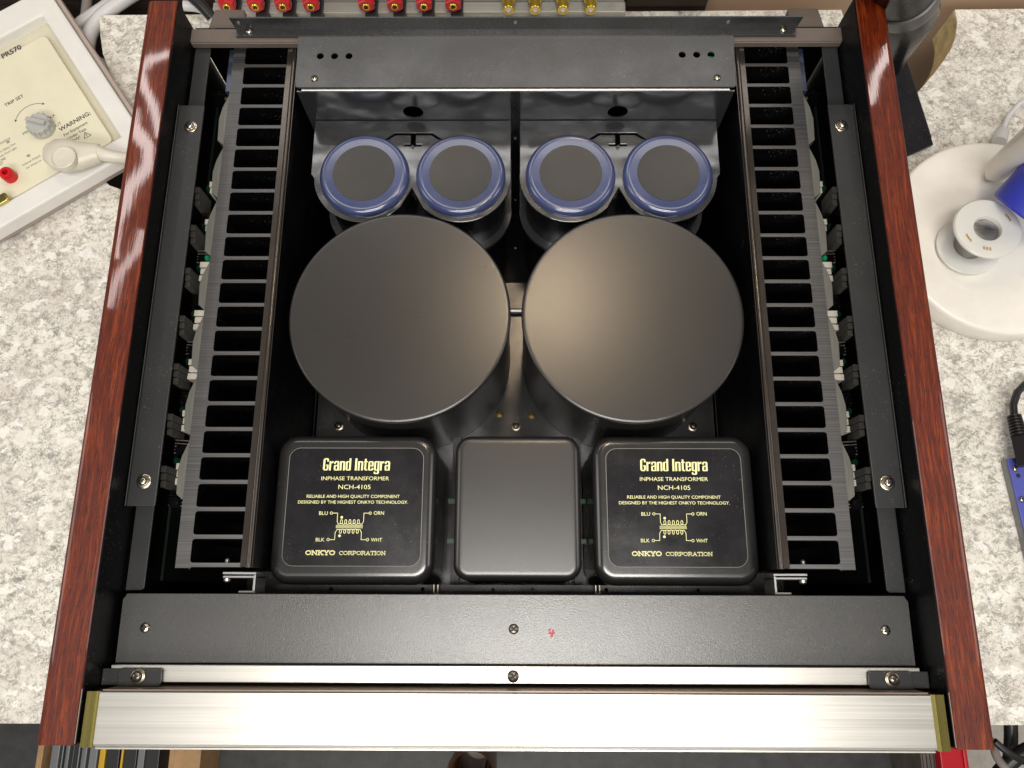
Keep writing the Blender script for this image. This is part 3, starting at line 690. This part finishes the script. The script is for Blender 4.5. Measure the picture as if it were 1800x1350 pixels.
# ------------------------------------------------------------------ isolated supply box at the left, turned
PZ = -190
PK = 1.165
q = at(260, 250, PZ); ang = math.atan2(q.y - at(0, 400, PZ).y, q.x - at(0, 400, PZ).x)
ps = thing('bench_supply', 'white bench supply box with a cream control panel, set askew', 'power supply', (q.x, q.y, -215)); ps.rotation_euler = (0, 0, ang); ps.scale = (PK, PK, PK)
Mp = Matrix.Translation((q.x, q.y, -215)) @ Matrix.Rotation(ang, 4, 'Z') @ Matrix.Scale(PK, 4); Mi = Mp.inverted()
def loc(px, py, z=PZ): v = Mi @ at(px, py, z); return v
H = (215 + PZ) / PK
def rect(x0, y0, x1, y1): return [(x0, y0), (x1, y0), (x1, y1), (x0, y1)]
mb = MB(); mb.box(-268, -3, 3, 180, 1, H - 13.1); mb.build('lower_case', M_psuside, ps, bevel=2)
mb = MB(); mb.box(0.2, 4, -1, 185, 2, H - 4); mb.build('side_lip', M_psuside, ps, bevel=1)
FW = 15.5; FB = 17.5
mb = MB(); mb.plate(rect(-270, 0, 0, 185), H - 13, H, [rect(-250, FB, -FW, 160)]); mb.build('case_frame', M_psu, ps, bevel=1.5)
mb = MB(); mb.plate(rect(-252, FB - 1, -FW + 1, 162), H - 12.5, H - 9); mb.build('recess', M_creamd, ps)
mb = MB(); mb.plate(rr((-248 - FW - 7) / 2, (FB + 4 + 146) / 2, (248 - FW - 7) / 2, (146 - FB - 4) / 2, 5), H - 8.9, H - 4.5); pn = mb.build('control_panel', M_cream, ps, bevel=.8)
zt = H - 4.4
mb = MB()
def ptext(s, px, py, h, wd=None, bold=.0, al='c'):
    v = loc(px, py, PZ - 5.1); text_verts(mb, s, v.x, v.y, zt, h, wd, bold, al)
ptext('PR570', 22, 94, 5.0, None, .03); ptext('TRIP SET', 26, 179, 3.2, None, .012); ptext('MAX', 90, 208, 2.8); ptext('MIN', 48, 234, 2.8)
ptext('OUTPUT', 94, 226, 2.8); ptext('WARNING:', 133, 216, 4.0, None, .02); ptext('For Equipment', 134, 228, 2.6, None, .01); ptext('Under Test', 136, 237, 2.6, None, .01); ptext('Only!', 134, 246, 2.6, None, .01)
ptext('TOGGLE', 8, 250, 2.0); ptext('Line Safety Gnd', 12, 262, 1.8); ptext('Both Must Light', 14, 269, 1.8); ptext('Isolated Output', 56, 283, 1.8); ptext('Go When Lit', 60, 290, 1.8)
ptext('PROBE', 2, 284, 2.2); ptext('TEST', 0, 291, 2.2)
c0 = loc(62, 212, PZ - 4.4)
ribbon(mb, [(c0.x + 16.5 * math.cos(R(a)), c0.y + 16.5 * math.sin(R(a))) for a in range(48, 140, 8)], .45, zt)
for a, sg in ((46, -1), (140, 1)):
    e = (c0.x + 16.5 * math.cos(R(a)), c0.y + 16.5 * math.sin(R(a))); t = R(a + 90 * sg); 
    mb.add([(e[0] + 2.4 * math.cos(t), e[1] + 2.4 * math.sin(t), zt), (e[0] - 1.1 * math.sin(t), e[1] + 1.1 * math.cos(t), zt), (e[0] + 1.1 * math.sin(t), e[1] - 1.1 * math.cos(t), zt)], [(0, 1, 2)])
v = loc(151, 236, PZ - 4.4)
ribbon(mb, [(v.x - 3, v.y - 2.4), (v.x + 3, v.y - 2.4), (v.x, v.y + 2.8), (v.x - 3, v.y - 2.4)], .45, zt); ribbon(mb, [(v.x, v.y - 1), (v.x, v.y + 1.2)], .5, zt + .02)
for px, py in ((14, 250), (50, 274)):
    v = loc(px, py, PZ - 4.4)
    for k in range(3): ribbon(mb, [(v.x - 1.2, v.y + .8 * k), (v.x + 1.2, v.y + .8 * k)], .4, zt)
mb.build('lettering', M_print, pn, smooth=False)['kind'] = 'stuff'
kv = loc(64, 214, PZ + 6)
mb = MB(); mb.lathe([(10, zt), (10, zt + 3), (9.2, zt + 4), (9, zt + 8), (8.2, zt + 9)], (kv.x, kv.y), 40)
for k in range(14):
    a = 2 * math.pi * k / 14; mb.box(-.7, .7, 8.6, 9.9, zt + 3, zt + 8, M=Matrix.Translation((kv.x, kv.y, 0)) @ Matrix.Rotation(a, 4, 'Z'))
mb.box(-1.6, 1.6, -8, 8, zt + 8.8, zt + 12, M=Matrix.Translation((kv.x, kv.y, 0)) @ Matrix.Rotation(R(40), 4, 'Z')); mb.build('knob', M_knob, ps)
v = loc(9, 303, PZ + 4); mb = MB(); mb.lathe([(5.4, zt), (5.4, zt + 7), (4.6, zt + 8.4), (2.4, zt + 8.4), (2.2, zt + 3)], (v.x, v.y), 32, cap1=False); mb.lathe([(2.2, zt + 2), (.2, zt + 2)], (v.x, v.y), 12, 1); mb.build('red_jack', [M_red, M_slot], ps)
v = loc(6, 352, PZ); mb = MB(); rounded_box(mb, v.x - 3, v.y, 8, 4, 2, 1, H - 5, H + 3); mb.build('latch', M_brass, ps)
# white mains plug lying on the box, its cord running behind the amplifier
pl = thing('mains_plug', 'ivory moulded mains plug lying on the cream panel of the supply box', 'plug', tuple(at(118, 276, PZ + 10)))
def pw(px, py, z): return at(px, py, z) - at(118, 276, PZ + 10)
mb = MB(); path = [(84, 262, 8, 5), (92, 266, 10, 12), (104, 271, 12, 15), (120, 274, 13, 15.5), (138, 274, 12, 13.5), (156, 272, 11, 11), (168, 270, 10, 9.5), (176, 269, 10, 8.2), (178, 269, 10, 5)]
rs = []
for i, (px, py, zz, r) in enumerate(path):
    c = pw(px, py, PZ + zz); a = pw(path[min(i + 1, 8)][0], path[min(i + 1, 8)][1], PZ) - pw(path[max(i - 1, 0)][0], path[max(i - 1, 0)][1], PZ); a.z = 0; a.normalize(); nrm = Vector((-a.y, a.x, 0))
    rs.append([c + nrm * r * math.copysign(abs(math.cos(t)) ** .8, math.cos(t)) + Vector((0, 0, 1)) * 9.5 * math.copysign(abs(math.sin(t)) ** .8, math.sin(t)) * (r / 15.5) ** .5 for t in [2 * math.pi * k / 28 for k in range(28)]])
mb.rings(rs); mb.build('plug_body', M_plugw, pl, angle=50)
c = pw(112, 277, PZ + 22); mb = MB(); mb.lathe([(11, c.z - 4), (11, c.z + .8), (10.2, c.z + 1.3), (9.6, c.z + .6), (4, c.z - .3), (.2, c.z - .5)], (c.x, c.y), 40); mb.build('finger_dimple', M_plugw, pl)
mb = MB(); mb.tube([pw(x, y, z) for x, y, z in ((174, 269, PZ + 10), (185, 272, PZ + 10), (200, 275, PZ + 9), (222, 278, PZ + 4), (245, 282, PZ - 10), (262, 290, PZ - 40))], [7, 6, 5.4, 5, 5, 5], 16); mb.build('cord', M_plugw, pl)

# ------------------------------------------------------------------ lamp with round base, spool, blue shade, cord
b0 = at(1755, 412, -192); lp = thing('desk_lamp', 'white lamp with a broad round base and slanting arm right of the amplifier', 'lamp', (b0.x, b0.y, -215))
mb = MB(); r = 94.5
prof = [(r - 1, .3), (r, 2), (r, 19)] + [(r - 4 * (1 - math.cos(R(a))), 19 + 4 * math.sin(R(a))) for a in (30, 60, 90)] + [(r - 10, 23.1), (r - 30, 23.2)]
mb.lathe(prof, n=120); mb.build('base', M_white, lp)
a0 = at(1752, 300, -178) - Vector((b0.x, b0.y, -215)); a1 = at(1860, 205, -60) - Vector((b0.x, b0.y, -215))
mb = MB(); d = a1 - a0; mb.tube([a0 - d * .06 + Vector((0, 0, -6)), a0 - d * .02, a0 + d * .06, a0 + d * .5, a1, a1 + d * .5], [4, 9, 11, 11.5, 11.5, 11.5], 24); mb.build('arm', M_white, lp)
s0 = at(1697, 437, -191); sp = thing('solder_spool', 'small milky plastic solder spool standing on the white lamp base', 'spool', tuple(s0))
ax = (Vector((-.05, .04, 1))).normalized(); T = Vector((0, 0, 1)).rotation_difference(ax).to_matrix().to_4x4(); T = Matrix.Translation((0, 0, 4)) @ T
mb = MB(); mb.lathe([(26, -2), (27, -1.4), (27, .4), (26, 1), (11, 1.2)], n=56, M=T, cap1=False); mb.build('lower_flange', M_spool, sp)
mb = MB(); mb.lathe([(11.5, 1), (13, 2), (13, 29), (11.5, 30)], n=40, M=T); mb.build('solder_wire', M_solder, sp)
mb = MB(); mb.lathe([(12.5, 30), (26.5, 30.2), (27.6, 31), (27.8, 32.6), (26.6, 33.8), (24, 34.2), (14, 33.6), (11.6, 33), (10.6, 31), (10.0, 20), (.1, 19.6)], n=64, M=T); uf = mb.build('upper_flange', M_spool, sp)
mb = MB()
for a in (20, 200, 250): 
    for k in range(3):
        t = R(a + 7 * k); mb.box(20 * math.cos(t) - .8, 20 * math.cos(t) + .8, 20 * math.sin(t) - 1.5, 20 * math.sin(t) + 1.5, 34.12, 34.3, M=T)
mb.build('worn_print', plain('ochre_print', (.45, .33, .14), .6), sp)['kind'] = 'stuff'
bs = at(1838, 342, -140); mb = MB()
Tb = Matrix.Rotation(R(34), 4, 'Y') @ Matrix.Rotation(R(-32), 4, 'X')
mb.lathe([(29, -22), (30.5, -20), (31, 8), (29.5, 17), (25, 24), (17, 29), (8, 31), (.2, 31.4)], n=64, M=Tb)
o = mb.build('blue_dome', M_blue, loc=tuple(bs)); tag(o, 'smooth rounded blue cap at the right edge beneath the white lamp arm', 'cap')
mb = MB(); c = [at(x, y, z) for x, y, z in ((1846, 158, -195), (1815, 168, -200), (1790, 184, -205), (1772, 205, -207), (1763, 228, -206))]
org = c[-1]
mb.tube([p - org for p in c], 2.4, 12); cc = thing('usb_cord', 'thin white cord ending in a plug at the rim of the lamp base', 'cable', tuple(org))
mb.build('cord', M_cablew, cc)
mb = MB(); e0 = at(1763, 226, -206) - org; e1 = at(1756, 250, -203) - org
mb.tube([e0, e0 + (e1 - e0) * .15, e0 + (e1 - e0) * .3, e1], [2.6, 4.6, 6.4, 6.6], 16); mb.build('plug', M_cablew, cc, angle=60)

# ------------------------------------------------------------------ blue device box
g0 = at(1770, 806, -203); bd = thing('blue_device', 'blue metal box with silver screws at the right edge of the counter', 'device', (g0.x, g0.y, -215))
e = at(1800, 930, -203) - g0; th = math.atan2(e.y, e.x) + R(90)
bd.rotation_euler = (0, 0, th + 0)
mb = MB(); mb.box(1, 100, -120, -.5, .3, 10); mb.build('box_body', M_grey, bd, bevel=1.5)
mb = MB(); mb.plate(rr(50, -60, 50, 60, 3), 10.1, 12); mb.build('blue_cover', M_bluebox, bd, bevel=.4)
Mb = Matrix.Translation((g0.x, g0.y, -215)) @ Matrix.Rotation(th, 4, 'Z')
for px, py in ((1784, 824), (1796, 878)):
    v = Mb.inverted() @ at(px, py, -203); o = screw('small', bd, (v.x, v.y, 12))
v = Mb.inverted() @ at(1790, 836, -203); mb = MB(); mb.lathe([(1.9, 12.05), (1.8, 12.2), (.1, 12.2)], (v.x, v.y), 18); mb.build('vent_hole', M_slot, bd)
mb = MB(); k0 = at(1797, 790, -196)
pc = thing('power_cord', 'black power cord with ribbed strain relief above the blue box', 'cable', tuple(k0))
pts = [at(x, y, z) - k0 for x, y, z in ((1825, 668, -205), (1802, 675, -205), (1788, 690, -204), (1781, 712, -203), (1783, 735, -200))]
mb.tube(pts, 3.1, 14); mb.build('cord', M_cable, pc)
mb = MB(); a = at(1783, 733, -200) - k0; b = at(1791, 765, -197) - k0
for k in range(7):
    p = a + (b - a) * (k / 6); dd = (b - a).normalized(); mb.tube([p - dd * 1.0, p - dd * .8, p + dd * .8, p + dd * 1.0], [3.5, 5.6 + .15 * k, 5.6 + .15 * k, 3.5], 16)
mb.tube([a, b], 3.9, 12); mb.build('strain_relief', M_cable, pc, angle=50)
mb = MB(); d0 = at(1791, 764, -197) - k0; d1 = at(1801, 806, -196) - k0; mb.tube([d0, d0 + (d1 - d0) * .1, d1, d1 + (d1 - d0) * .3], [5.5, 7.2, 7.6, 7.6], 4); mb.build('plug', M_cable, pc, angle=20)

# ------------------------------------------------------------------ black cylinder through the notch, black board beside the amplifier
u0 = at(1575, -120, 60); u1 = at(1590, -8, -20); u2 = at(1566, 120, -190)
cy = thing('lens_barrel', 'glossy black barrel with a collar ring behind the right side panel', 'barrel', tuple(u2))
d = (u1 - u0).normalized()
def ringpts(p, r, n=56):
    a = d.cross(Vector((0, 0, 1))).normalized(); b = d.cross(a)
    return [p - u2 + a * r * math.cos(2 * math.pi * k / n) + b * r * math.sin(2 * math.pi * k / n) for k in range(n)]
mb = MB(); mb.rings([ringpts(u1 - d * 160, 22.5), ringpts(u1 - d * 16, 23.5), ringpts(u1 - d * 13, 23)]); mb.build('upper_barrel', M_lens, cy)
mb = MB(); mb.rings([ringpts(u1 - d * 13, 21.5), ringpts(u1 - d * 12, 24.5), ringpts(u1 + d * 2, 24.5), ringpts(u1 + d * 8, 23.6), ringpts(u1 + d * 9, 22.5)]); mb.build('collar', M_dark, cy)
dn = (u2 - u1).normalized(); mb = MB(); mb.rings([ringpts(u1 + d * 8, 22), ringpts(u1 + d * 14 + dn * 20, 24.5), ringpts(u2 + dn * -60, 15), ringpts(u2 + dn * 10, 8)]); mb.build('tapered_foot', M_lens, cy)
pp = [at(x, y, -211) for x, y in ((1592, 100), (1641, 254), (1600, 272), (1560, 290), (1540, 100))]
mb = MB(); mb.plate([(p.x - pp[0].x, p.y - pp[0].y) for p in pp], 0, 3)
o = mb.build('black_board', M_black, loc=(pp[0].x, pp[0].y, -214), bevel=.5); tag(o, 'matt black flat board between the right side panel and the lamp base', 'board')
mb = MB(); mb.plate([(x * .8 + 4, y * .8 - 10) for x, y in [(p.x - pp[0].x, p.y - pp[0].y) for p in pp]], -.9, -.1); mb.build('pad', M_dark, o)
pp = [at(x, y, -213) for x, y in ((186, 298), (205, 325), (245, 345), (260, 290))]

# ------------------------------------------------------------------ cable tangle, upper left
def cable(pix, r, mat, label, name='cable'):
    if len(pix[0]) > 2 and pix[0][1] < 200 and pix[0][0] < 200: pix = [(x, y, -222 + (z + 280) * .22) for x, y, z in pix]
    c = [at(*p) for p in pix]; org = c[0]; pts = []
    for i in range(len(c) - 1):                       # Catmull-Rom
        p0, p1, p2, p3 = c[max(i - 1, 0)], c[i], c[i + 1], c[min(i + 2, len(c) - 1)]
        for t in (0, .2, .4, .6, .8): pts.append(.5 * ((2 * p1) + (p2 - p0) * t + (2 * p0 - 5 * p1 + 4 * p2 - p3) * t * t + (3 * p1 - p0 - 3 * p2 + p3) * t ** 3) - org)
    pts.append(c[-1] - org); mb = MB(); mb.tube(pts, r, 12)
    return tag(mb.build(name, mat, loc=tuple(org)), label, 'cable')
cable([(118, 62, -330), (150, 35, -320), (190, 8, -310), (235, -30, -300)], 6.5, M_cablew, 'pale cable running diagonally up past the top corner of the supply box')
cable([(152, 95, -300), (158, 60, -295), (178, 30, -290), (225, -5, -285), (270, -30, -280)], 7.5, M_cablew, 'thick pale cable curving beside the top left corner of the countertop')
cable([(155, 85, -340), (150, 40, -345), (156, -20, -350)], 5, M_cableg, 'thin upright grey cable between two pale cables at the upper left')
cable([(162, 60, -400), (158, 20, -400), (165, -20, -400)], 11, M_cable, 'thick black cable standing behind the pale cables at the upper left')
cable([(150, 100, -380), (200, 150, -380), (240, 170, -380)], 6, M_cable, 'black cable sloping down towards the cut edge of the countertop')
cable([(148, 92, -420), (178, 110, -415), (205, 125, -410), (240, 128, -410)], 5, M_cablew, 'pale cable crossing above the lower cable at the cut edge')
cable([(168, 128, -350), (190, 140, -350), (215, 148, -350), (240, 150, -350)], 5, M_cableg, 'grey cable just below the pale one at the cut edge')
cable([(185, 150, -320), (205, 160, -320), (235, 158, -320)], 4.5, M_cablew, 'lowest pale cable beside the supply box corner')
cable([(323, 10, -190), (345, 12, -192), (360, 18, -195), (372, 32, -200)], 5, M_cablew, 'white cord arching behind the left rear corner of the amplifier')
cable([(330, -12, -170), (352, 8, -180), (372, 30, -190)], 5.5, M_cable, 'black cable beside the left end of the pale connector chassis')
mb = MB(); q = at(116, 2, -300); mb.lathe([(5, -6), (6, 0), (5, 4), (1, 6)], n=20); o = mb.build('glowing_bulb', plain('yellow_green_glow', (.65, .75, .05), .3, emit=1.2), loc=tuple(q)); tag(o, 'small glowing yellow-green bulb at the top left corner', 'light')
mb = MB(); q = at(108, 22, -330); rnd = random.Random(3)
for k in range(70):
    a = rnd.uniform(0, 6.28); b_ = rnd.uniform(-.3, 1.2); dv = Vector((math.cos(a) * math.cos(b_), math.sin(a) * math.cos(b_), math.sin(b_))) * rnd.uniform(6, 15); st = Vector((rnd.uniform(-14, 14), rnd.uniform(-14, 14), 0)); mb.tube([st, st + dv], .3, 4)
o = mb.build('tinsel', plain('dull_gold', (.22, .18, .07), .4, .3), loc=tuple(q)); tag(o, 'tuft of dull gold bristles beside the white supply box', 'tinsel')

# ------------------------------------------------------------------ below the front edge
cz = -820
c0, c1 = at(62, 1345, cz), at(352, 1345, cz)
cr = thing('wooden_crate', 'pine crate on the floor below the left front corner of the amplifier', 'crate', ((c0.x + c1.x) / 2, c0.y - 120, -900))
wd = c1.x - c0.x
mb = MB(); mb.box(-wd / 2, -wd / 2 + 9, -200, 260, 1, 80); mb.build('side', M_pine, cr, bevel=1)
mb = MB(); mb.box(wd / 2 - 50, wd / 2 - 42, -200, 260, 1, 76); mb.build('inner_side', M_pine, cr, bevel=1)
mb = MB(); mb.box(wd / 2 - 40, wd / 2, -200, 260, 1, 82); mb.build('side', M_pine, cr, bevel=1)
mb = MB(); mb.box(-wd / 2 + 9, wd / 2 - 50, -200, 260, 1, 12); mb.build('bottom', M_pine, cr)
mb = MB(); mb.box(-wd / 2 + 9.4, wd / 2 - 38.4, 240, 248, 13, 70); mb.build('back_board', M_pine, cr)
items = [(84, 98, M_grey, 'dull translucent sleeve, first from the left in the pine crate'), (100, 116, M_grey, 'curved grey holder beside the first sleeve in the crate'), (124, 147, M_grey, 'wide grey holder next to the black gap in the crate'),
         (152, 166, M_grey, 'narrow grey holder touching the yellow one in the crate'), (170, 180, M_yellow, 'bright yellow upright holder in the crate'), (183, 205, M_dark, 'black holder with a white tag just right of the yellow one'),
         (208, 212, M_yellow, 'thin yellow edge between two black holders in the crate'), (214, 236, M_dark, 'black holder with a slanting white tag in the crate'), (238, 250, M_grey, 'grey ridged holder right of the slanting tag'), (252, 276, M_dark, 'black holder with a pale end, nearest the crate partition')]
for i, (xa_, xb_, m, lab) in enumerate(items):
    a, b = at(xa_, 1342, cz - 10), at(xb_, 1342, cz - 10); mb = MB(); hw = (b.x - a.x) / 2
    mb.plate(rr(0, -60, hw, 115, min(hw * .9, 6), 4), 14, 66); 
    if 'tag' in lab or 'pale end' in lab: mb.plate(rr(0, 20, hw * .35, 22, hw * .3, 4), 66.2, 67, mi=1)
    if 'wide' in lab or 'curved' in lab: mb.plate(rr(-hw * .2, -40, hw * .5, 60, hw * .45, 6), 66.2, 74, mi=1)
    o = mb.build('holder', [m, M_white if 'tag' in lab or 'pale' in lab else M_rail], loc=((a.x + b.x) / 2, c0.y + 40, -901), bevel=1.2)
    tag(o, lab, 'holder', 'holders standing in the crate')
mb = MB(); q = at(828, 1345, -640)
mb.lathe([(24, 0), (28, 10), (30, 60), (33, 110), (31, 116), (27, 110), (20, 20)], n=40); mb.lathe([(3, 0), (3, 100)], (14, -8), 10)
o = mb.build('brown_jar', M_mug, loc=(q.x, q.y - 14, -899)); tag(o, 'glossy brown jar on the floor below the middle of the front panel', 'jar')
o.scale = (1, 1, 2.2)
a, b = at(1655, 1345, -780), at(1701, 1345, -780)
mb = MB(); mb.box(-(b.x - a.x) / 2, (b.x - a.x) / 2, -150, 40, 1, 120); mb.box((b.x - a.x) / 2 - 6, (b.x - a.x) / 2, -150, 40, 120.3, 124)
o = mb.build('red_case', plain('red_case_paint', (.55, .008, .02), .35), loc=((a.x + b.x) / 2, a.y + 25, -900), bevel=1.5); tag(o, 'bright red case below the right front corner of the amplifier', 'case')
mb = MB(); mb.box((b.x - a.x) / 2 - 30, (b.x - a.x) / 2 - 20, -90, -60, 120.3, 123); mb.build('catch', M_dark, o)
a, b = at(1620, 1345, -800), at(1654, 1345, -800)
mb = MB(); mb.box(-(b.x - a.x) / 2, (b.x - a.x) / 2, -150, 40, 1, 100)
for k in range(5): mb.box(-(b.x - a.x) / 2 + 2 + 5.5 * k, -(b.x - a.x) / 2 + 5 + 5.5 * k, -149, 39, 100.2, 103)
o = mb.build('grey_board', plain('weathered_grey', (.17, .15, .13), .7, var=.5), loc=((a.x + b.x) / 2, a.y + 20, -900)); tag(o, 'weathered grey ribbed board left of the red case', 'board')
cable([(1746, 1300, -420), (1752, 1330, -410), (1775, 1360, -400), (1800, 1400, -400)], 4, M_cableg, 'thin grey cable hooking down right of the red case')
cable([(1776, 1262, -500), (1777, 1300, -500), (1772, 1370, -500)], 7, M_cable, 'straight black cable hanging at the lower right below the countertop')
cable([(1745, 1375, -460), (1770, 1345, -455), (1800, 1322, -450), (1850, 1300, -450)], 8, M_cable, 'black cable rising diagonally to the right corner')
cable([(1740, 1382, -480), (1762, 1352, -478), (1795, 1332, -475), (1850, 1318, -470)], 5, M_cablew, 'pale cable under the diagonal black one at the right corner')
cable([(1748, 1303, -380), (1775, 1325, -380), (1815, 1345, -385)], 3.5, M_cable, 'thin black cable crossing the others at the lower right corner')
mb = MB(); q = at(1790, 1300, -860); mb.plate(rr(0, 0, 120, 70, 40), 0, 14); o = mb.build('chair_base', plain('pale_rug', (.50, .47, .42), .6, var=.3), loc=(q.x + 20, q.y + 10, -898), bevel=3); tag(o, 'pale flat tray on the floor under the cables at the lower right', 'tray')
